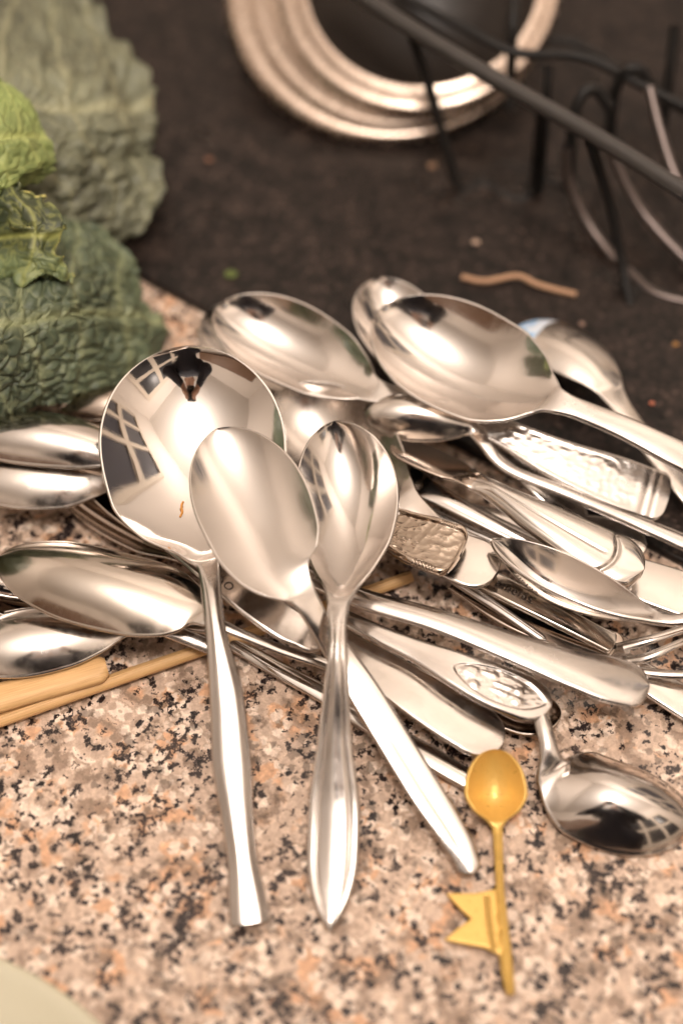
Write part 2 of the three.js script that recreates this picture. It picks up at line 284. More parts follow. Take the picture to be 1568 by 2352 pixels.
  const cap = (row, flip) => { const o0 = row * ring, r = []; for (let j = 0; j < nv; j++) { const a = o0 + j, b = o0 + j + 1, c = o0 + (2 * nv + ne) - j, d = c - 1; r.push(...(flip ? [a, c, b, b, c, d] : [a, b, c, b, d, c])); } return r; };
  let vol = 0; for (let i = 0; i < idx.length; i += 3) { const g = k => V3(pos[idx[i + k] * 3] - pts[0].x, pos[idx[i + k] * 3 + 1] - pts[0].y, pos[idx[i + k] * 3 + 2] - pts[0].z); vol += g(0).dot(g(1).cross(g(2))); }
  const flip = vol < 0; const turn = a => { if (flip) for (let i = 0; i < a.length; i += 3) [a[i + 1], a[i + 2]] = [a[i + 2], a[i + 1]]; return a; };
  all.setIndex(turn(idx.slice())); all.computeVertexNormals(); const nor = all.attributes.normal.array;
  let ymin = 1e9; for (let i = 1; i < pos.length; i += 3) ymin = Math.min(ymin, pos[i]);
  const c0 = curve.getPointAt(.5), origin = V3(c0.x, ymin, c0.z);
  const pieces = [];
  for (let k = 0; k < cuts.length - 1; k++) {
    const i0 = cuts[k], i1 = cuts[k + 1]; if (i1 <= i0) continue;
    const g = new THREE.BufferGeometry(), P = [], Nn = [], Uu = [], I = [];
    for (let q = i0 * ring; q < (i1 + 1) * ring; q++) { P.push(pos[q * 3] - origin.x, pos[q * 3 + 1] - origin.y, pos[q * 3 + 2] - origin.z); Nn.push(nor[q * 3], nor[q * 3 + 1], nor[q * 3 + 2]); Uu.push(uv[q * 2], uv[q * 2 + 1]); }
    for (let i = 0; i < i1 - i0; i++) for (let j = 0; j < ring; j++) I.push(...quad(i, j));
    if (k === 0) { const cc = cap(0, true); I.push(...cc); } if (k === cuts.length - 2) { // end cap with normals of its own
      const o0 = (i1 - i0) * ring, T = frame(1).T, n0 = P.length / 3; for (let j = 0; j < ring; j++) { const q = (o0 + j) * 3; P.push(P[q], P[q + 1], P[q + 2]); Nn.push(T.x, T.y, T.z); Uu.push(Uu[(o0 + j) * 2], Uu[(o0 + j) * 2 + 1]); }
      I.push(...cap(0, false).map(q => q + n0));
    }
    g.setAttribute('position', new THREE.Float32BufferAttribute(P, 3)); g.setAttribute('normal', new THREE.Float32BufferAttribute(Nn, 3)); g.setAttribute('uv', new THREE.Float32BufferAttribute(Uu, 2)); g.setIndex(turn(I));
    pieces.push(g);
  }
  return { pieces, origin, frame, sOf, L, half, curve };
}
function cutlery(o) {
  const r = sweep(o), g = thing(o.name, o.label, o.cat, r.origin, o.group);
  const names = o.parts || (o.neck ? ['bowl', 'handle'] : ['handle']), mats = o.mats || [];
  r.pieces.forEach((q, i) => part(names[Math.min(i, names.length - 1)], q, mats[i] || (names[i] === 'handle' && [M.mirror, M.bright, M.polish, undefined].includes(o.mat) ? M.handle : o.mat) || M.polish, g));
  r.group = g; return r;
}
const SPOONS = 'spoons in the cutlery pile', HANDLES = 'half buried pieces in the cutlery pile';
const hammer = (sc, amp, a, b) => (s, v, hw, L) => { if (s < a) return 0; const q = worley(s * L * sc, v * hw * sc, 77); return -amp * (1 - Math.min(1, q[0] * 1.1) ** 2) * sstep(a, a + .03, s) * (1 - sstep(b - .01, b, s)) * (1 - sstep(.8, .95, Math.abs(v))); };

//@PIECES
// the three in front
cutlery({ name: 'serving_spoon', label: 'largest spoon, round mirror-bright bowl and heavy faceted handle flaring to a blunt end', cat: 'spoon', group: SPOONS, mat: M.mirror,
  path: [[430, 796, 58], [445, 1030, 47], [470, 1268, 38], [480, 1310, 39], [491, 1415, 38], [521, 1607, 29], [532, 1750, 21], [548, 1900, 13], [575, 2122, 4]],
  w: [[444, 1015, 432], [455, 1140, 402], [464, 1220, 285], [471, 1268, 120], [478, 1305, 52], [491, 1415, 47], [521, 1607, 80], [532, 1750, 90], [546, 1880, 76], [556, 1960, 70], [575, 2120, 94]], neck: [474, 1290], depth: 15, t: 1.6, th: 4, end: 0, crown: .7, crownP: 6,
  relief: (s, v) => s > .45 ? .0006 * sstep(.45, .55, s) * (Math.min(0, (.42 - v) * 1.2) + Math.min(0, (v + .72) * 1.5)) : 0, roll: -3, nv: 36, n1: 40, n2: 150 });
cutlery({ name: 'tablespoon', label: 'satin worn tablespoon lying across two bright bowls, its plain handle pointing lower right', cat: 'spoon', group: SPOONS, mat: M.satin,
  path: [[498, 987, 57], [585, 1165, 56], [648, 1312, 51], [694, 1366, 46], [727, 1420, 40], [779, 1504, 30], [845, 1607, 24], [964, 1800, 15], [1058, 1950, 8], [1082, 2010, 5]],
  w: [[580, 1150, 266], [615, 1235, 254], [640, 1295, 204], [662, 1330, 132], [684, 1355, 82], [705, 1382, 60], [727, 1420, 56], [845, 1607, 78], [964, 1800, 80], [1050, 1935, 68], [1070, 1984, 58]], end: 2.4, neck: [690, 1361], depth: 8, t: 1.5, th: 2.2, tip: 1.85,
  relief: (s, v) => -.0004 * sstep(.66, .74, s) * (1 - sstep(.93, .98, s)) * Math.exp(-v * v * 9), roll: 6, nv: 36, n1: 40, n2: 150 });
cutlery({ name: 'tablespoon', label: 'polished tablespoon with pointed ridge-edged handle, crossed under the satin spoon', cat: 'spoon', group: SPOONS, mat: M.bright,
  path: [[768, 969, 46], [797, 1140, 42], [786, 1330, 41], [776, 1395, 43], [775, 1500, 40], [768, 1700, 24], [766, 1900, 11], [757, 2136, 3]],
  w: [[797, 1135, 240], [795, 1225, 216], [789, 1302, 148], [781, 1355, 78], [776, 1400, 48], [775, 1460, 42], [774, 1530, 52], [768, 1700, 80], [766, 1880, 120], [765, 1960, 120]], neck: [778, 1378], depth: 11.5, t: 1.7, th: 2.4, tip: 1.9, end: 1.5, endP: 1.8, crown: .5,
  relief: (s, v, hw) => { if (s < .42) return 0; const a = Math.abs(v); return sstep(.42, .5, s) * (-.0007 * Math.exp(-(((a - .72) / .09) ** 2)) + .0005 * Math.exp(-v * v * 6) * (1 - sstep(.86, .98, s))); }, roll: 7, nv: 44, n1: 40, n2: 150 });

// upper row
cutlery({ name: 'serving_spoon', label: 'polished spoon at upper left of the row, hammered handle running right to a banded end', cat: 'spoon', group: SPOONS, mat: M.bright,
  path: [[494, 712, 36], [670, 790, 34], [838, 888, 32], [872, 902, 32], [1000, 932, 30], [1134, 985, 28], [1284, 1057, 25], [1434, 1115, 21], [1532, 1148, 18]],
  w: [[650, 778, 196], [740, 830, 182], [810, 872, 120], [850, 893, 66], [900, 908, 48], [1000, 932, 54], [1134, 985, 66], [1284, 1057, 98], [1434, 1115, 122], [1505, 1138, 118]], neck: [862, 899], depth: 11, t: 1.6, th: 2.6, roll: [[0, 8], [.5, 8], [.68, 15], [1, 15]], end: 4, endP: 2, crown: .12,
  relief: (s, v, hw, L) => hammer(420, .0002, .62, .94)(s, v, hw, L) - .0003 * Math.exp(-(((s - .955) / .005) ** 2)) - .00025 * Math.exp(-(((s - .972) / .004) ** 2)), n2: 200, nv: 36 });
cutlery({ name: 'serving_spoon', label: 'spoon nested just behind the upper left polished spoon, only its round tip showing', cat: 'spoon', group: SPOONS, mat: M.polish,
  path: [[464, 732, 24], [606, 792, 22], [786, 870, 22], [830, 886, 22], [950, 920, 20]], w: [[596, 788, 196], [700, 820, 170], [780, 860, 80], [830, 880, 44], [950, 920, 44]], neck: [815, 873], depth: 10, roll: 6 });
cutlery({ name: 'serving_spoon', label: 'large polished spoon at upper right, concave bowl up, plain handle leaving the right side', cat: 'spoon', group: SPOONS, mat: M.bright,
  path: [[868, 716, 42], [1064, 826, 42], [1245, 908, 43], [1280, 922, 44], [1420, 978, 40], [1568, 1050, 36], [1720, 1120, 30]],
  w: [[1048, 816, 262], [1130, 860, 248], [1200, 890, 186], [1245, 909, 104], [1272, 920, 64], [1320, 938, 50], [1420, 978, 54], [1568, 1050, 66], [1700, 1112, 74]], neck: [1262, 915], depth: 14, t: 1.7, th: 2.6, tip: 1.9, roll: 10, n1: 40, nv: 36 });
cutlery({ name: 'tablespoon', label: 'spoon tucked behind the large upper right spoon, rounded tip up, slim handle crossing below', cat: 'spoon', group: SPOONS, mat: M.bright,
  path: [[858, 642, 28], [930, 765, 26], [1008, 872, 24], [1035, 905, 24], [1150, 1030, 20], [1240, 1115, 16], [1340, 1205, 10]],
  w: [[920, 750, 186], [962, 812, 168], [1000, 862, 98], [1030, 900, 48], [1080, 955, 36], [1150, 1030, 44], [1240, 1115, 56], [1320, 1188, 62]], neck: [1018, 886], depth: 10, roll: -4 });
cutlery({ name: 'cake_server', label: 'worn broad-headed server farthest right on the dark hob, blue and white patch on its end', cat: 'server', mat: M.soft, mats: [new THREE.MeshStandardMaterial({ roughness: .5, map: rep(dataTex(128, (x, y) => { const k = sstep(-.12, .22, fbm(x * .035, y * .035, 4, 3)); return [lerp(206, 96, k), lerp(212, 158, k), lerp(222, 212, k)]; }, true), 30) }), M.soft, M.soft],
  parts: ['blue_patch', 'head', 'handle'], cuts: [[1240, 775]],  // mottled blue and white map covers the tip of the head
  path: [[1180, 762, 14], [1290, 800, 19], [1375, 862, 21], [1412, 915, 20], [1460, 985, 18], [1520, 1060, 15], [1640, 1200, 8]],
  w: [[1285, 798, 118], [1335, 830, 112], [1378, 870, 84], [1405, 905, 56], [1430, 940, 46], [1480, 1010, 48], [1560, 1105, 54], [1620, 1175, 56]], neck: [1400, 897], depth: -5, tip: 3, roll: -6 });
cutlery({ name: 'dessert_spoon', label: 'upturned spoon below the hammered handle, thin handle kinking down to the right', cat: 'spoon', group: SPOONS, mat: M.polish,
  path: [[835, 950, 28], [955, 956, 27], [1080, 978, 28], [1108, 1012, 28], [1150, 1066, 25], [1300, 1132, 22], [1440, 1190, 17], [1568, 1245, 13], [1660, 1284, 10]],
  w: [[945, 955, 118], [1010, 962, 108], [1065, 972, 74], [1095, 995, 40], [1115, 1022, 30], [1160, 1072, 26], [1300, 1132, 27], [1440, 1190, 32], [1640, 1276, 40]], neck: [1098, 1000], depth: -8, roll: 10 });
cutlery({ name: 'serving_spoon', label: 'dull grey spoon behind the front three, wide bowl, handle diving under the hammered end', cat: 'spoon', group: SPOONS, mat: M.dull,
  path: [[622, 912, 26], [742, 1010, 25], [880, 1110, 25], [925, 1150, 26], [985, 1215, 22], [1080, 1310, 10]],
  w: [[735, 1005, 276], [800, 1055, 262], [860, 1096, 186], [905, 1130, 104], [940, 1165, 74], [985, 1215, 78], [1060, 1290, 80]], neck: [918, 1143], depth: 12, t: 1.6, roll: 6, n1: 36 });

// left fan
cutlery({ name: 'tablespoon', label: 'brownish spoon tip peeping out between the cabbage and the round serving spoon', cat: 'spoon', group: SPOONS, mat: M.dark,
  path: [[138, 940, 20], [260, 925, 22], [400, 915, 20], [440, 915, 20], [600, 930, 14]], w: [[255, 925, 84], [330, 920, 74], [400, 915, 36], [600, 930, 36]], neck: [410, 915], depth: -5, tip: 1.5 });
cutlery({ name: 'tablespoon', label: 'upturned spoon at the left edge mirroring the cabbage, uppermost of the left fan', cat: 'spoon', group: SPOONS, mat: M.polish,
  path: [[-90, 1002, 30], [95, 1008, 31], [285, 1042, 30], [330, 1052, 30], [470, 1110, 22], [620, 1190, 14]], w: [[90, 1008, 128], [170, 1020, 118], [250, 1036, 80], [300, 1046, 44], [350, 1058, 32], [600, 1180, 44]], neck: [305, 1047], depth: -7, roll: 4 });
cutlery({ name: 'tablespoon', label: 'upturned spoon at the left edge lying right under the topmost one of the left fan', cat: 'spoon', group: SPOONS, mat: M.soft,
  path: [[-120, 1072, 20], [75, 1094, 20], [265, 1094, 20], [310, 1096, 20], [450, 1160, 14], [600, 1240, 9]], w: [[70, 1093, 156], [150, 1096, 146], [225, 1095, 96], [275, 1095, 50], [330, 1103, 34], [590, 1235, 44]], neck: [290, 1095], depth: -6.5, roll: 6 });
cutlery({ name: 'tablespoon', label: 'shaded brown spoon half under the round serving spoon, lower of that pair', cat: 'spoon', group: SPOONS, mat: M.dark,  // this pair is tinted brown to stand for shadow under the round bowl
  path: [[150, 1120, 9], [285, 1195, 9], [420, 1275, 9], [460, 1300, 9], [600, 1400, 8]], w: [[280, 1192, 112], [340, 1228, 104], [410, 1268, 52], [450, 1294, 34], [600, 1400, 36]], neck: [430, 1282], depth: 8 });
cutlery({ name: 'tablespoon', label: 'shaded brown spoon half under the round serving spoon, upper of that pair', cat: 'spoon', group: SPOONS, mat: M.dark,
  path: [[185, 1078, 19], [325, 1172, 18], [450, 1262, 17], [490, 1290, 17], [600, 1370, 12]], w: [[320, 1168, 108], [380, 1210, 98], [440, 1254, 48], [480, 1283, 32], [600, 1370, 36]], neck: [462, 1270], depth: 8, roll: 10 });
cutlery({ name: 'tablespoon', label: 'big upturned spoon lower left, back of its long bowl shining, tip at the left edge', cat: 'spoon', group: SPOONS, mat: M.soft, mats: [M.silver, M.polish],
  path: [[-4, 1284, 26], [225, 1350, 27], [445, 1402, 29], [480, 1422, 31], [540, 1450, 29], [640, 1490, 24], [744, 1524, 19], [860, 1572, 12]],
  w: [[215, 1347, 190], [310, 1372, 186], [390, 1389, 160], [440, 1401, 112], [468, 1415, 56], [500, 1432, 30], [560, 1458, 24], [744, 1524, 28], [850, 1568, 34]], neck: [466, 1413], depth: -8.5, t: 1.6, roll: 3, n1: 40, tip: 1.85, nv: 36 });
cutlery({ name: 'tablespoon', label: 'dark mirrored spoon bowl between the two pale upturned spoons at lower left', cat: 'spoon', group: SPOONS, mat: M.mirror,
  path: [[-70, 1350, 17], [125, 1384, 17], [330, 1430, 17], [370, 1442, 17], [520, 1500, 12]], w: [[120, 1383, 124], [210, 1403, 112], [300, 1423, 60], [350, 1436, 36], [510, 1496, 36]], neck: [335, 1431], depth: 9, roll: 12 });
cutlery({ name: 'tablespoon', label: 'lowest upturned spoon at the left edge, resting on the flat bamboo stick', cat: 'spoon', group: SPOONS, mat: M.soft,
  path: [[-120, 1492, 12], [60, 1475, 13], [270, 1440, 13], [340, 1428, 14], [480, 1440, 12]], w: [[60, 1478, 160], [150, 1464, 146], [230, 1450, 104], [290, 1436, 52], [350, 1428, 34], [470, 1439, 34]], neck: [310, 1433], depth: -7, roll: 2 });

// bamboo
{ const r = cutlery({ name: 'bamboo_spatula', label: 'flat bamboo stick with a blunt end under the lowest left spoon', cat: 'stick', mat: M.bamboo, parts: ['blade'],
    path: [[-90, 1628, 8], [60, 1586, 8], [246, 1532, 8]], w: [[-80, 1625, 70], [60, 1586, 64], [222, 1539, 64], [238, 1534, 52], [245, 1532, 40]], tip: 0, end: 0, t: 5, th: 5, crown: .4 }); }
cutlery({ name: 'chopstick', label: 'round bamboo chopstick running from the left edge beneath the spoon handles', cat: 'chopstick', mat: M.bamboo, parts: ['stick'],
  path: [[-90, 1686, 4], [200, 1584, 4], [470, 1490, 4], [700, 1410, 4], [945, 1324, 4]], w: [[-80, 1682, 31], [200, 1584, 30], [470, 1490, 28], [930, 1329, 26]], tip: 0, end: 4, t: 4.4, th: 4.4, crown: .4 });

// right side of the pile
const knife = cutlery({ name: 'table_knife', label: 'table knife with shaded blade, steel handle ending in a curved band, right of centre', cat: 'knife', mat: M.polish, mats: [M.dark, M.polish], parts: ['blade', 'handle'],  // blade darkened in its colour in place of the hob it mirrors
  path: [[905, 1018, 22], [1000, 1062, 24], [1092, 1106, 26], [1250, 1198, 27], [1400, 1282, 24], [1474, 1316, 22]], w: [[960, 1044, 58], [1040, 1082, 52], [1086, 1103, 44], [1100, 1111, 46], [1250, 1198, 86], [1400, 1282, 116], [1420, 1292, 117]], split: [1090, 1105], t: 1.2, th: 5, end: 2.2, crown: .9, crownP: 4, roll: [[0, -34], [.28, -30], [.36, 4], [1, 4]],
  relief: (s, v) => s < .33 ? 0 : -.0006 * Math.exp(-(((v - .05) / .05) ** 2)) * (1 - sstep(.84, .88, s)) - .0009 * Math.exp(-(((s + v * v * .03 - .895) / .008) ** 2)) , nv: 40, n2: 160 });
cutlery({ name: 'spoon_handle', label: 'pale rounded handle end poking out beyond the table knife handle', cat: 'handle', group: HANDLES, mat: M.soft,
  path: [[1000, 1150, 8], [1150, 1190, 9], [1300, 1215, 10], [1400, 1236, 10], [1482, 1264, 9]], w: [[1010, 1153, 30], [1150, 1190, 40], [1300, 1215, 72], [1400, 1236, 88], [1440, 1248, 84]], tip: 0 });
cutlery({ name: 'spoon_handle', label: 'wide flat satin handle leaving the right edge below the table knife', cat: 'handle', group: HANDLES, mat: M.soft,
  path: [[1290, 1262, 12], [1430, 1318, 12], [1568, 1366, 12], [1720, 1418, 12]], w: [[1300, 1266, 80], [1430, 1318, 94], [1568, 1366, 104], [1710, 1415, 104]], tip: 0 });
cutlery({ name: 'dessert_spoon', label: 'slim spoon neck and handle running just below the table knife blade', cat: 'spoon', group: SPOONS, mat: M.polish,
  path: [[830, 1070, 17], [915, 1096, 18], [985, 1128, 20], [1060, 1168, 20], [1180, 1228, 18], [1320, 1294, 15], [1450, 1360, 11]], w: [[880, 1085, 110], [940, 1106, 70], [985, 1128, 50], [1060, 1168, 42], [1180, 1228, 40], [1320, 1294, 50], [1440, 1355, 56]], neck: [975, 1123], depth: 5, crown: 1.1 });
cutlery({ name: 'fork_handle', label: 'narrow dark-edged handle lying between the slim spoon and the smooth round end', cat: 'handle', group: HANDLES, mat: M.polish,
  path: [[950, 1158, 9], [1080, 1222, 11], [1250, 1294, 11], [1420, 1372, 10], [1600, 1450, 8]], w: [[960, 1163, 26], [1080, 1222, 27], [1250, 1294, 26], [1420, 1372, 28], [1590, 1446, 34]], tip: 0, crown: 1 });
cutlery({ name: 'fork_handle', label: 'thin bright handle edge under the wide satin handle at the right border', cat: 'handle', group: HANDLES, mat: M.polish,
  path: [[1340, 1322, 7], [1450, 1378, 7], [1568, 1436, 7], [1680, 1490, 7]], w: [[1350, 1327, 24], [1568, 1436, 26], [1670, 1486, 26]], tip: 0, crown: 1 });
cutlery({ name: 'spoon_handle', label: 'hammered silver handle end with notched ridges beside the polished pointed spoon', cat: 'handle', group: HANDLES, mat: M.brown,
  path: [[866, 1199, 24], [900, 1213, 27], [975, 1245, 31], [1058, 1274, 32]], w: [[870, 1201, 90], [900, 1213, 96], [975, 1245, 122], [1030, 1264, 124]], tip: 0, th: 2.6, t: 2.6, end: 3.2, crown: -.5, roll: -8, nv: 48, n2: 120,
  relief: (s, v, hw, L) => hammer(330, .0005, .1, .97)(s, v, hw, L) + .0008 * sstep(.86, .9, Math.abs(v)) * (1 - (Math.abs(s - .74) < .1 ? .9 * Math.exp(-(((((s * 34) % 1) - .5) / .16) ** 2)) : 0)) });
cutlery({ name: 'spoon_handle', label: 'smooth pale rounded handle end directly under the hammered end', cat: 'handle', group: HANDLES, mat: M.soft,
  path: [[900, 1212, 20], [1040, 1275, 24], [1143, 1316, 24]], w: [[910, 1216, 70], [1010, 1262, 108], [1085, 1293, 118]], tip: 0, end: 2.3 });
cutlery({ name: 'tablespoon', label: 'long narrow spoon bowl seen edge-on at the right, dark inside, bright lower rim', cat: 'spoon', group: SPOONS, mat: M.bright,
  path: [[1126, 1242, 30], [1300, 1324, 30], [1475, 1408, 29], [1530, 1424, 29], [1610, 1418, 31], [1720, 1420, 31]], w: [[1290, 1319, 96], [1370, 1358, 88], [1440, 1392, 62], [1490, 1412, 36], [1530, 1424, 26], [1700, 1420, 36]], neck: [1505, 1417], depth: 13, t: 2.2, roll: [[0, -14], [.6, -14], [.8, 0], [1, 0]], tip: 1.5, n1: 40, nv: 36 });
const stamped = cutlery({ name: 'spoon_handle', label: 'dark handle strip stamped with small letters beside the smooth round end', cat: 'handle', group: HANDLES, mat: M.silver,
  path: [[1026, 1284, 14], [1166, 1357, 16], [1310, 1430, 14], [1410, 1482, 11]], w: [[1036, 1289, 46], [1166, 1357, 54], [1310, 1430, 52], [1400, 1477, 50]], tip: 0, crown: .1 });
cutlery({ name: 'butter_knife', label: 'broad dark reflective blade with rounded end below the stamped strip', cat: 'knife', mat: M.dark, parts: ['blade'],
  path: [[1060, 1318, 9], [1180, 1392, 10], [1310, 1452, 10], [1428, 1494, 9]], w: [[1070, 1324, 96], [1180, 1392, 106], [1310, 1452, 92], [1400, 1484, 72]], tip: 0, t: 1.6, th: 1.6, crown: .3, end: 3 });
cutlery({ name: 'fork_handle', label: 'thin double-ridged handle slanting down beneath the broad dark blade', cat: 'handle', group: HANDLES, mat: M.polish,
  path: [[1040, 1330, 13], [1150, 1402, 13], [1250, 1472, 11]], w: [[1045, 1333, 22], [1150, 1402, 22], [1240, 1465, 22]], tip: 0, crown: .5, relief: (s, v) => -.0008 * Math.exp(-v * v * 12) });
cutlery({ name: 'tablespoon', label: 'plain polished handle widening to a rounded end, just above the ornamented handle', cat: 'handle', group: HANDLES, mat: M.polish,
  path: [[700, 1320, 24], [830, 1375, 26], [1000, 1424, 27], [1200, 1496, 25], [1350, 1548, 22], [1488, 1582, 18]], w: [[710, 1324, 44], [830, 1375, 46], [1000, 1424, 52], [1200, 1496, 72], [1330, 1541, 92], [1400, 1562, 106], [1440, 1572, 104]], tip: 0, crown: 1.0, th: 2.4, t: 2.4, roll: -6 });
const boss = cutlery({ name: 'child_spoon', label: 'handle with a raised oval ornament on its rounded end, lower middle of the pile', cat: 'handle', group: HANDLES, mat: M.polish,
  path: [[760, 1405, 20], [850, 1448, 22], [950, 1492, 22], [1050, 1538, 22], [1150, 1582, 20], [1264, 1624, 16]], w: [[770, 1410, 38], [850, 1448, 42], [950, 1492, 54], [1050, 1538, 84], [1130, 1574, 104], [1200, 1602, 106]], tip: 0, crown: .2, nv: 56, n2: 200, th: 2.6, t: 2.6,
  relief: (s, v, hw, L) => {
    const e = Math.hypot((s - .775) / .205, v / .84), field = 1 - sstep(.93, 1.0, e); let h = -.0005 * field;
    const x = (s - .78) / .19, bump = (cx, cy, rx, ry, a) => a * .55 * Math.exp(-((((x - cx) / rx) ** 2 + ((v - cy) / ry) ** 2) ** 2));
    h += field * (bump(-.72, -.18, .2, .34, .0009) + bump(-.55, .42, .12, .2, .0008) + bump(-.3, -.42, .2, .12, .0007) + bump(.12, -.1, .3, .09, .0008) + bump(.1, .24, .26, .09, .0007) + bump(.42, -.12, .09, .2, .0007) + bump(.42, .36, .12, .2, .0008) + .0002 * fbm(x * 7, v * 6, 1, 2));
    return h;
  } });
cutlery({ name: 'butter_knife', label: 'broad flat pale blade end just above the small golden spoon', cat: 'knife', mat: M.soft, parts: ['blade'],
  path: [[690, 1420, 13], [820, 1505, 15], [950, 1588, 15], [1080, 1668, 12], [1152, 1712, 9]], w: [[700, 1427, 60], [820, 1505, 84], [950, 1588, 108], [1060, 1656, 120], [1090, 1674, 120]], tip: 0, t: 2, th: 2, end: 2.4, crown: .3 });
cutlery({ name: 'table_knife', label: 'lowest long knife flat on the granite, its far end hidden behind the golden spoon', cat: 'knife', mat: M.polish, parts: ['blade'],
  path: [[430, 1420, 4], [537, 1479, 4], [640, 1538, 4], [740, 1592, 4], [900, 1690, 4], [1000, 1748, 4], [1098, 1806, 3]], w: [[440, 1426, 34], [537, 1479, 36], [740, 1592, 44], [900, 1690, 52], [1000, 1748, 54], [1070, 1790, 50]], tip: 0, t: 2, th: 2.2, crown: .6 });
const hall = cutlery({ name: 'spoon_handle', label: 'broad handle end with two tiny hallmarks, under the neck of the satin spoon', cat: 'handle', group: HANDLES, mat: M.polish,
  path: [[400, 1250, 26], [510, 1330, 31], [600, 1396, 31], [680, 1448, 28], [742, 1484, 25]], w: [[410, 1257, 50], [510, 1330, 66], [600, 1396, 78], [660, 1436, 80], [705, 1463, 66]], tip: 0, end: 2.6, crown: -.4, th: 2.2, t: 2.2, roll: -6 });
cutlery({ name: 'dessert_spoon', label: 'dark hollow bowl mostly hidden under the ornamented handle, rim catching light', cat: 'spoon', group: SPOONS, mat: M.dark,
  path: [[1288, 1640, 8], [1200, 1636, 7], [1090, 1590, 8], [1050, 1570, 9], [950, 1520, 9]], w: [[1205, 1637, 104], [1150, 1618, 96], [1090, 1590, 50], [1050, 1570, 32], [960, 1525, 32]], neck: [1070, 1580], depth: 7 });
cutlery({ name: 'soup_spoon', label: 'upturned soup spoon alone at lower right on the granite, neck bent under the ornamented handle', cat: 'spoon', group: SPOONS, mat: M.bright,
  path: [[1590, 1892, 2], [1392, 1846, 3], [1280, 1786, 7], [1266, 1758, 11], [1256, 1700, 15], [1232, 1620, 16], [1190, 1520, 14]],
  w: [[1405, 1849, 208], [1335, 1818, 200], [1292, 1793, 150], [1272, 1768, 84], [1262, 1740, 50], [1254, 1695, 40], [1232, 1620, 40], [1200, 1545, 46]], neck: [1274, 1768], depth: -13, t: 1.8, th: 3, n1: 40, nv: 36, roll: 0 });
{ const f = cutlery({ name: 'table_fork', label: 'fork at the right border, its slim tines crossing below the edge-on spoon', cat: 'fork', mat: M.polish, parts: ['head'],
    path: [[1330, 1530, 8], [1400, 1520, 9], [1450, 1510, 11]], w: [[1340, 1529, 60], [1400, 1520, 76], [1440, 1512, 80]], tip: 0, end: 3, t: 1.8, th: 1.8 });
  for (const p of [[[1430, 1486, 12], [1490, 1470, 15], [1560, 1448, 15], [1640, 1420, 13]], [[1430, 1520, 11], [1485, 1510, 15], [1545, 1484, 16], [1620, 1452, 13]], [[1430, 1535, 9], [1500, 1546, 11], [1568, 1550, 12], [1650, 1540, 11]]]) {
    const r = sweep({ path: p, w: [[p[0][0], p[0][1], 24], [p[1][0], p[1][1], 22], [p[2][0], p[2][1], 20]], tip: 0, t: 2, th: 2, end: 1.6, n2: 40, nv: 10 });
    part('tine', r.pieces[0], M.polish, f.group).position.copy(r.origin).sub(f.origin);
  } }
cutlery({ name: 'spoon_handle', label: 'pale flat handle tip on the granite at the right border below the fork', cat: 'handle', group: HANDLES, mat: M.soft,
  path: [[1390, 1500, 6], [1500, 1570, 7], [1600, 1632, 5], [1660, 1668, 4]], w: [[1400, 1507, 56], [1500, 1570, 70], [1600, 1632, 74], [1640, 1656, 60]], tip: 0 });
// stamped letters and hallmarks
{
  const font = await new FontLoader().loadAsync('fonts/droid/droid_sans_bold.typeface.json');
  const ink = steel('stamped_recess', [.1, .08, .07], .5);
  const tg = new TextGeometry('amefas', { font, size: .0031, depth: .00025, curveSegments: 6, bevelEnabled: false }); tg.computeBoundingBox(); tg.translate(-tg.boundingBox.max.x / 2, -.0013, 0);
  const s = stamped.sOf(1178, 1363), f = stamped.frame(s);
  const m = part('stamped_letters', tg, ink, stamped.group); const X = f.T.clone(), Y = f.Z.clone().negate(), Z = f.N.clone();
  m.setRotationFromMatrix(new THREE.Matrix4().makeBasis(X, Y, Z)); m.position.copy(f.P).addScaledVector(f.N, .00118).sub(stamped.origin);
  const h = hall.sOf(521, 1336), fh = hall.frame(h);
  [['hallmark', -.0022, 4], ['hallmark', .0022, 28]].forEach(([n, dx, seg]) => {
    const q = part(n, new THREE.TorusGeometry(.0015, .00022, 6, seg), ink, hall.group); q.setRotationFromMatrix(new THREE.Matrix4().makeBasis(fh.T, fh.Z.clone().negate(), fh.N));
    q.position.copy(fh.P).addScaledVector(fh.T, dx).addScaledVector(fh.Z, .001).addScaledVector(fh.N, .00082).sub(hall.origin);
  });
}
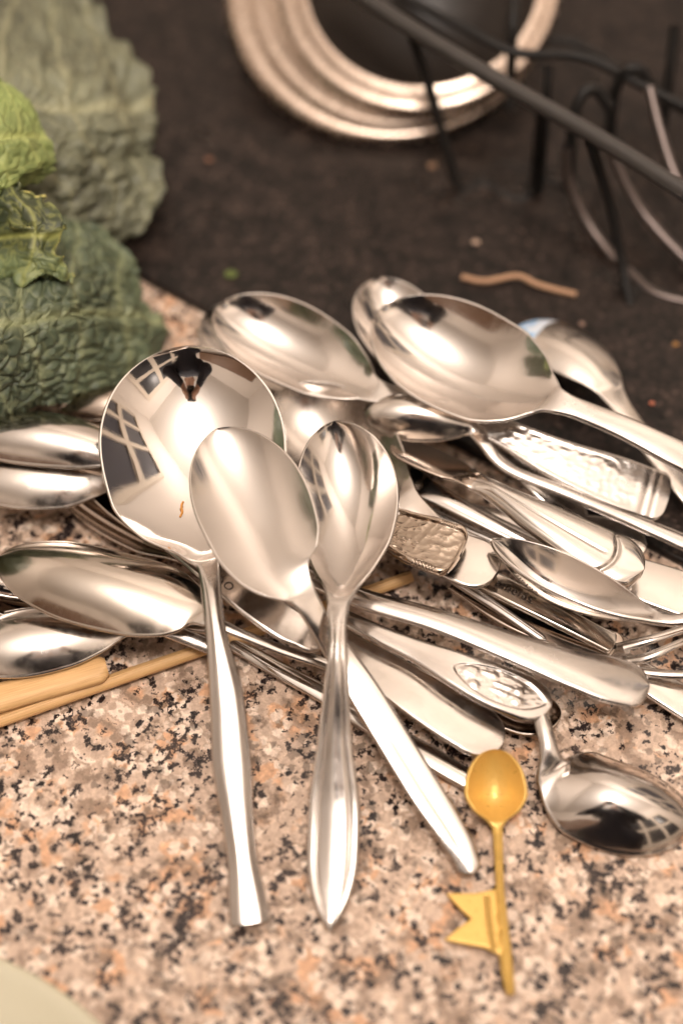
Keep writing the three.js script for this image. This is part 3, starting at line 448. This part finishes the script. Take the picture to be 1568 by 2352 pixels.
// golden spoon
{
  const r = cutlery({ name: 'golden_spoon', label: 'tiny matt golden spoon with a twin-pointed flag at the end of its thin stem', cat: 'spoon', mat: M.gold, parts: ['bowl', 'stem'],
    path: [[1136, 1722, 15], [1138, 1812, 12], [1140, 1885, 9], [1142, 1912, 8], [1150, 2080, 5], [1163, 2220, 4], [1172, 2284, 3]],
    w: [[1138, 1822, 146], [1139, 1860, 112], [1140, 1888, 46], [1141, 1906, 25], [1148, 2040, 20], [1152, 2100, 26], [1164, 2200, 30], [1170, 2262, 26]], neck: [1140, 1890], depth: 9, t: 2, th: 2.6, tip: 2.2, crown: 1.0,
    relief: (s, v, hw, L) => s > .36 ? .00035 * Math.sin(s * L * 900) : 0, n2: 200 });
  const o = at(1150, 2120, 4.5), q = (x, y) => { const p = at(x, y, 4.5).sub(o); return new THREE.Vector2(p.x, -p.z); };
  const sh = new THREE.Shape([q(1142, 2046), q(1096, 2056), q(1030, 2056), q(1060, 2086), q(1088, 2112), q(1056, 2134), q(1026, 2158), q(1076, 2166), q(1112, 2172), q(1152, 2192), q(1156, 2120)]);
  const fl = new THREE.ExtrudeGeometry(sh, { depth: .0012, bevelEnabled: true, bevelSize: .0007, bevelThickness: .0006, bevelSegments: 3 }); fl.rotateX(-Math.PI / 2);
  const ft = tube([[1118, 2058, 6.2], [1124, 2120, 6.2], [1134, 2180, 6.2]], .0009, 20, 8); ft.translate(-r.origin.x, -r.origin.y, -r.origin.z); part('flag_rib', ft, M.gold, r.group);
  part('flag', fl, M.gold, r.group).position.copy(o).setY(.0035).sub(r.origin);
}
//@END_PIECES

// ---------- savoy cabbage ----------
function leafMat(name, rough) { return new THREE.MeshPhysicalMaterial({ name, vertexColors: true, roughness: rough, sheen: .3, sheenRoughness: .6, side: THREE.DoubleSide }); }
const LEAF = leafMat('cabbage_leaf', .55);
// rows of control points across the leaf; each row runs from its rib side to its free edge
function leaf(o) {
  const nu = o.nu ?? 150, nw = o.nw ?? 130, C = o.rows.map(r => new THREE.CatmullRomCurve3(r.map(p => at(...p)), false, 'centripetal'));
  const pos = [], col = [], idx = [], P = [];
  for (let i = 0; i <= nu; i++) {
    const u = i / nu;
    const ctl = C.map(c => c.getPoint(u)), cc = new THREE.CatmullRomCurve3(ctl, false, 'centripetal');
    for (let j = 0; j <= nw; j++) P.push(cc.getPoint(j / nw));
  }
  const g0 = new THREE.BufferGeometry().setFromPoints(P); for (let i = 0; i < nu; i++) for (let j = 0; j < nw; j++) { const a = i * (nw + 1) + j; idx.push(a, a + 1, a + nw + 1, a + 1, a + nw + 2, a + nw + 1); }
  g0.setIndex(idx); g0.computeVertexNormals(); const n = g0.attributes.normal;
  const lu = P[0].distanceTo(P[nu * (nw + 1)]) * .6 + P[nw >> 1].distanceTo(P[nu * (nw + 1) + (nw >> 1)]) * .4, lw = P[(nu >> 1) * (nw + 1)].distanceTo(P[(nu >> 1) * (nw + 1) + nw]);
  const Q = [];
  for (let i = 0; i <= nu; i++) for (let j = 0; j <= nw; j++) {
    const k = i * (nw + 1) + j, p = P[k], u = i / nu, w = j / nw, N = V3(n.getX(k), n.getY(k), n.getZ(k)); if (N.y < 0 && !o.keep) N.negate();
    // veins: a rib along u at w = o.rib, side veins leaving it at a slant
    const dr = Math.abs(w - o.rib), wob = fbm(p.x * 40, p.z * 40, p.y * 40, 2) * .05, side = (u * o.veins - dr * o.slant + wob * 6 + 100), fr = Math.abs(side - Math.round(side));
    const v1 = Math.exp(-((dr / (o.ribW ?? .025)) ** 2)), v2 = Math.exp(-((fr / (.05 + .02 * (1 - dr))) ** 2)) * (1 - .5 * dr), wu = u * lu + fbm(u * 9, w * 9, 3, 2) * .006, ww = w * lw + fbm(u * 9, w * 9, 8, 2) * .006, f2 = worley(wu * 260, ww * 260, 3), v3 = Math.exp(-(((f2[1] - f2[0]) / .16) ** 2));
    const vein = Math.max(v1, v2 * .8, v3 * .45);
    const f3 = worley(wu * (o.bf ?? 115), ww * (o.bf ?? 115), 9), bl = (f3[1] - f3[0]);
    const edge = Math.max(sstep(.7, 1, u), sstep(.75, 1, w), sstep(.25, 0, w) * (o.edge0 ?? 0));
    const h = (o.blister ?? 1) * (.0022 * Math.sqrt(Math.min(1, bl * 1.4)) + .0009 * Math.sqrt(Math.min(1, (f2[1] - f2[0]) * 1.5)) + .002 * fbm(p.x * 60, p.y * 60, p.z * 60, 3)) + (o.ruffle ?? .004) * edge * fbm(p.x * (o.rf ?? 30) + 9, p.y * (o.rf ?? 30), p.z * (o.rf ?? 30), 3) * 2 * 1 - v1 * .001 + (o.lift ?? 0);
    Q.push(p.clone().addScaledVector(N, h));
    const tint = fbm(p.x * 25, p.y * 25, p.z * 25, 3), c = o.col.map((q, m) => lerp(q * (o.dim ? lerp(1, o.dim, sstep(.75, .55, w)) : 1) * (1 + tint * .9 + (bl - .4) * .25), o.veinCol[m], clamp(vein * .75)));
    if (o.tipCol) { const e = sstep(.982, 1, u) * sstep(.1, .5, hash(i, Math.floor(j / 3), 4)); for (let m = 0; m < 3; m++) c[m] = lerp(c[m], o.tipCol[m], e); }
    col.push(...c);
  }
  const th = .0009, nn = Q.length, g = new THREE.BufferGeometry(); const all = [];
  Q.forEach(q => all.push(q.x, q.y, q.z));
  const I = idx.slice(); const g1 = new THREE.BufferGeometry().setFromPoints(Q); g1.setIndex(idx); g1.computeVertexNormals(); const n1 = g1.attributes.normal; const s = (() => { let y = 0; for (let i = 0; i < n1.count; i += 37) y += n1.getY(i) - n1.getZ(i) * -.5; return y < 0 ? 1 : -1; })();
  for (let k = 0; k < nn; k++) all.push(Q[k].x + n1.getX(k) * th * s, Q[k].y + n1.getY(k) * th * s, Q[k].z + n1.getZ(k) * th * s);
  for (let i = 0; i < idx.length; i += 3) I.push(nn + idx[i], nn + idx[i + 2], nn + idx[i + 1]);
  const rim = []; for (let j = 0; j < nw; j++) rim.push([j, j + 1]); for (let i = 0; i < nu; i++) rim.push([i * (nw + 1) + nw, (i + 1) * (nw + 1) + nw]); for (let j = nw; j > 0; j--) rim.push([nu * (nw + 1) + j, nu * (nw + 1) + j - 1]); for (let i = nu; i > 0; i--) rim.push([i * (nw + 1), (i - 1) * (nw + 1)]);
  for (const [a, b] of rim) I.push(a, nn + a, b, b, nn + a, nn + b);
  g.setAttribute('position', new THREE.Float32BufferAttribute(all, 3)); g.setAttribute('color', new THREE.Float32BufferAttribute([...col, ...col], 3)); g.setIndex(I); g.computeVertexNormals(); return g;
}
{
  const base = at(-120, 700, 0), cab = thing('savoy_cabbage', 'dark green crinkled savoy cabbage with loose outer leaves at the left edge', 'cabbage', base);
  const add = (label, o) => { const g = leaf(o); g.translate(-base.x, -base.y, -base.z); const m = part('leaf', g, LEAF, cab); if (label) m.userData.label = label; return m; };
  const DK = [.074, .096, .056], VC = [.30, .32, .17];
  // big back leaf
  add('broad dull green back leaf', { rows: [[[-180, -140, 60], [0, -120, 55], [110, -60, 50], [196, -10, 44]], [[-180, 60, 70], [0, 60, 66], [140, 90, 56], [248, 84, 42]], [[-160, 210, 76], [30, 220, 70], [200, 210, 58], [332, 190, 36]], [[-140, 300, 74], [60, 290, 66], [230, 290, 54], [350, 285, 32]], [[-120, 380, 70], [80, 370, 62], [230, 360, 46], [346, 345, 28]], [[-100, 460, 62], [90, 450, 52], [240, 440, 36], [352, 430, 22]], [[-60, 540, 50], [90, 520, 42], [200, 510, 30], [326, 520, 16]], [[-40, 640, 40], [100, 600, 34], [190, 570, 24], [272, 566, 10]]], rib: .36, veins: 4, slant: 2.2, col: [.12, .124, .08], veinCol: [.34, .33, .2], blister: 1.7, bf: 75, ruffle: .010, rf: 38 });
  // pale inner leaf
  add('smaller fresh light green leaf', { rows: [[[-120, 150, 96], [-60, 160, 96], [-5, 185, 92]], [[-130, 250, 100], [-20, 240, 98], [62, 222, 86]], [[-130, 330, 100], [0, 310, 98], [112, 300, 80]], [[-120, 400, 96], [10, 380, 92], [136, 372, 74]], [[-100, 450, 90], [0, 430, 86], [104, 408, 72]], [[-80, 500, 84], [-20, 470, 80], [42, 446, 72]]], rib: .42, veins: 3, slant: 1.5, col: [.20, .25, .08], veinCol: [.42, .46, .16], blister: .7, ruffle: .003, nu: 90, nw: 90 });
  // large front leaf with strong blisters
  add('heavily crinkled dark front leaf', { rows: [[[-160, 560, 46], [0, 540, 46], [120, 515, 42], [225, 520, 34]], [[-160, 640, 52], [0, 610, 52], [150, 590, 50], [300, 600, 22]], [[-160, 720, 66], [0, 690, 66], [160, 670, 56], [330, 690, 14]], [[-160, 800, 74], [0, 780, 68], [180, 740, 46], [392, 762, 5]], [[-160, 880, 62], [0, 850, 56], [170, 815, 38], [330, 840, 6]], [[-160, 950, 46], [0, 915, 42], [140, 880, 32], [262, 890, 10]], [[-160, 1010, 30], [0, 968, 30], [110, 930, 26], [215, 925, 14]]], rib: .45, veins: 5, slant: 2, col: DK, veinCol: VC, blister: 1.25, bf: 150, ruffle: .005, nu: 200, nw: 200 });
  // curled leaf showing its ribbed underside; shade inside the curl goes into its colour
  add('curled dark leaf with yellow veins and a frilled edge', { rows: [[[-80, 380, 84], [-30, 390, 86], [10, 404, 84], [30, 430, 82]], [[-100, 450, 76], [-20, 450, 82], [40, 452, 84], [72, 492, 78]], [[-110, 510, 68], [0, 505, 76], [80, 500, 82], [134, 502, 76]], [[-110, 560, 64], [0, 545, 70], [80, 540, 78], [128, 548, 74]], [[-110, 610, 62], [0, 590, 66], [85, 590, 74], [132, 600, 70]], [[-110, 660, 62], [0, 640, 62], [90, 620, 70], [172, 640, 64]], [[-110, 700, 60], [0, 670, 58], [80, 650, 62], [116, 656, 60]]], rib: .5, veins: 3, slant: -.6, ribW: .03, col: [.13, .165, .075], veinCol: [.36, .37, .11], blister: .5, ruffle: .012, rf: 80, dim: .3, tipCol: [.55, .5, .16], nu: 120, nw: 120 });
  // closed heart of the head, mostly outside the picture
  const hg = new THREE.SphereGeometry(.088, 90, 60); { const p = hg.attributes.position; const c = []; for (let i = 0; i < p.count; i++) { const v = V3(p.getX(i), p.getY(i), p.getZ(i)); v.multiplyScalar(1 + .06 * fbm(v.x * 50, v.y * 50, v.z * 50, 4)); p.setXYZ(i, v.x, v.y * .8, v.z); c.push(.07, .1, .05); } hg.setAttribute('color', new THREE.Float32BufferAttribute(c, 3)); hg.computeVertexNormals(); }
  const hm = part('heart', hg, LEAF, cab); hm.position.set(-.265, .075, -.035).sub(base);
}

// ---------- wire rack, steel dish, crumbs, cream plate ----------
function tube(pts, r, seg = 60, rs = 10) { const c = new THREE.CatmullRomCurve3(pts.map(p => at(...p)), false, 'centripetal'); return new THREE.TubeGeometry(c, seg, r, rs, false); }
{
  const base = at(1300, 500, 0), g = thing('wire_rack', 'black wire rack standing on the dark hob at upper right', 'rack', base);
  const add = (n, pts, r, mat = M.black) => { const q = tube(pts, r * 1.22); q.translate(-base.x, -base.y, -base.z); return part(n, q, mat, g); };
  add('rail', [[760, -60, 80], [900, 38, 78], [1130, 178, 76], [1330, 292, 75], [1450, 364, 75], [1640, 486, 75]], .0030, M.railm);
  add('rail', [[900, -20, 62], [1060, 62, 60], [1180, 120, 58], [1330, 130, 56], [1480, 200, 54], [1640, 280, 52]], .0018);
  add('leg', [[940, 64, 76], [985, 200, 48], [1030, 360, 18], [1056, 434, 3], [1080, 434, 2], [1110, 424, 2], [1160, 452, 2], [1198, 462, 2], [1220, 436, 6], [1232, 360, 24], [1243, 250, 72]], .0019);
  add('leg', [[1353, 322, 74], [1372, 380, 58], [1400, 470, 38], [1425, 590, 16], [1446, 704, 2]], .0019);
  add('foot_wire', [[1446, 704, 2], [1470, 660, 2], [1510, 672, 2], [1590, 700, 2]], .0017);
  add('upright', [[1184, -60, 70], [1178, 60, 62], [1172, 176, 40], [1170, 250, 28]], .0019);
  add('hook', [[1305, 420, 18], [1312, 320, 40], [1322, 250, 56], [1340, 212, 62], [1366, 206, 62], [1398, 246, 54]], .0022);
  add('hook', [[1398, 330, 18], [1412, 210, 46], [1440, 160, 58], [1470, 160, 58], [1500, 215, 48]], .0022);
  add('upright', [[1520, 300, 20], [1535, 180, 46], [1550, 60, 66]], .0021);
  add('cross_wire', [[1040, 470, 2], [1150, 380, 2], [1260, 420, 3], [1330, 440, 4]], .0015);
  add('rail', [[700, -140, 40], [943, 14, 36], [1060, 66, 34], [1173, 116, 32]], .0017);
  add('cross_wire', [[1173, 116, 32], [1300, 96, 30], [1447, 178, 28], [1640, 300, 26]], .0016);
  add('upright', [[1236, 440, 4], [1250, 300, 40], [1256, 200, 60], [1260, 150, 68]], .0017);
  add('wire_loop', [[1300, 340, 40], [1304, 410, 26], [1346, 508, 12], [1412, 600, 4]], .0019, M.wire);
  add('wire_loop', [[1400, 330, 42], [1416, 380, 34], [1470, 482, 20], [1568, 592, 10], [1620, 640, 6]], .0019, M.wire);
  add('wire_loop', [[1490, 200, 56], [1512, 290, 46], [1550, 405, 34], [1610, 500, 26]], .0019, M.wire);
  add('wire_loop', [[1440, 620, 3], [1500, 672, 3], [1600, 700, 3]], .0016, M.wire);
}
{
  const R = .0775, tilt = 25 * Math.PI / 180, foot = at(958, 338, 2), cpos = foot.clone().add(V3(-.014, R * Math.sin(tilt), -R * Math.cos(tilt)));
  const g = thing('pan_lid', 'round steel-rimmed pan lid with dark glass leaning behind the wire rack at the top', 'pan lid', cpos); g.rotation.x = tilt; g.rotation.z = .06;
  const off = R * .22, ring = (prof, n = 140) => {   // prof: [radius, height, share of the offset]
    const c = new THREE.SplineCurve(prof.map(p => new THREE.Vector2(p[0], p[1]))).getPoints(60), P = [], I = [];
    c.forEach((q, i) => { const f = sstep(0, .72, i / 60) * off; for (let k = 0; k <= n; k++) { const a = k / n * Math.PI * 2; P.push(q.x * R * Math.cos(a) + f, q.y * R, q.x * R * Math.sin(a) + f * .1); } });
    for (let i = 0; i < 60; i++) for (let k = 0; k < n; k++) { const a = i * (n + 1) + k; I.push(a, a + n + 1, a + 1, a + 1, a + n + 1, a + n + 2); }
    const q = new THREE.BufferGeometry(); q.setAttribute('position', new THREE.Float32BufferAttribute(P, 3)); q.setAttribute('uv', new THREE.Float32BufferAttribute(P.flatMap((v, i) => i % 3 === 0 ? [v, P[i + 2]] : []), 2)); q.setIndex(I); q.computeVertexNormals(); return q;
  };
  part('steel_rim', ring([[.97, 0], [1.0, .03], [1.0, .08], [.975, .105], [.94, .115], [.915, .14], [.89, .15], [.85, .175], [.83, .2], [.79, .21], [.75, .225], [.71, .235], [.695, .23], [.70, .20]]), M.lid, g);
  const glass = new THREE.SphereGeometry(R * 1.25, 80, 30, 0, Math.PI * 2, 0, .593); const q = part('dark_glass', glass, M.smoke, g); q.position.set(off, R * (.2 - 1.25 * Math.cos(.593)), off * .1);
}
{
  const c = at(-384, 3017, 2), g = thing('plate', 'cream glazed plate edge at the lower left corner', 'plate', c.clone().setY(.001));
  const e = at(122, 2268, 10), R = Math.hypot(e.x - c.x, e.z - c.z);
  const pr = [[0, 0], [.5, 0], [.62, .002], [.85, .006], [.985, .0105], [1, .0118], [.995, .0132], [.97, .0134], [.9, .0115], [.78, .0085], [.6, .0045], [.5, .0035], [0, .0035]].map(([x, y]) => new THREE.Vector2(x * R, y));
  part('dish', new THREE.LatheGeometry(new THREE.SplineCurve(pr).getPoints(90), 140), M.cream, g);
}
{
  const cr = (hex, rough = .7) => new THREE.MeshStandardMaterial({ color: hex, roughness: rough });
  const straw = tag(part('onion_shred', tube([[1060, 636, 5], [1110, 646, 5.5], [1190, 634, 6.5], [1225, 650, 6], [1270, 664, 5], [1322, 676, 4.5]], .00125, 80), cr(0xb08a6c), scene), 'thin orange-brown shred lying on the dark hob behind the spoons', 'food scrap');
  const lump = (x, y, h, r, hex, label, sq = .5) => {
    const g = new THREE.IcosahedronGeometry(r, 3), p = g.attributes.position; for (let i = 0; i < p.count; i++) { const v = V3(p.getX(i), p.getY(i), p.getZ(i)); v.multiplyScalar(1 + .35 * fbm(v.x * 900 + x, v.y * 900, v.z * 900 + y, 2)); p.setXYZ(i, v.x * 1.2, v.y * sq, v.z); }
    g.computeVertexNormals(); const m = part(numbered('crumb'), g, cr(hex), scene); m.position.copy(at(x, y, h)); return tag(m, label, 'crumb', 'crumbs on the dark hob');
  };
  lump(480, 366, 4.4, .0015, 0x7a5440, 'single brown crumb on the bare hob right of the cabbage');
  lump(530, 629, 4.4, .0024, 0x4f5a26, 'olive green scrap on the hob above the nested spoons', .25);
  lump(1092, 556, 4.4, .0014, 0xb59a86, 'pale crumb on the hob above the orange-brown shred');
  lump(992, 380, 4.4, .0017, 0x85664e, 'tan crumb beside the foot of the rack under the dish');
  lump(1335, 744, 4.4, .0011, 0x8f7466, 'small crumb on the hob just above the blue-patched server');
  lump(1550, 790, 4.4, .0011, 0x9a6f3a, 'orange crumb on the hob at the right border');
  lump(1496, 926, 4.4, .0010, 0xb56a50, 'reddish crumb on the hob right of the worn broad-headed server');
  lump(1310, 1024, 4.4, .0010, 0x9a6a58, 'small crumb on the hob between the two upper handles');
  const fl = new THREE.TubeGeometry(new THREE.CatmullRomCurve3([at(421, 1152, 34), at(417, 1163, 33.5), at(419, 1175, 33), at(414, 1188, 33)]), 24, .00045, 6); tag(part('food_fleck', fl, cr(0xc8893f), scene), 'tiny orange fleck inside the round serving spoon bowl', 'food scrap');
}
renderer.render(scene, camera);
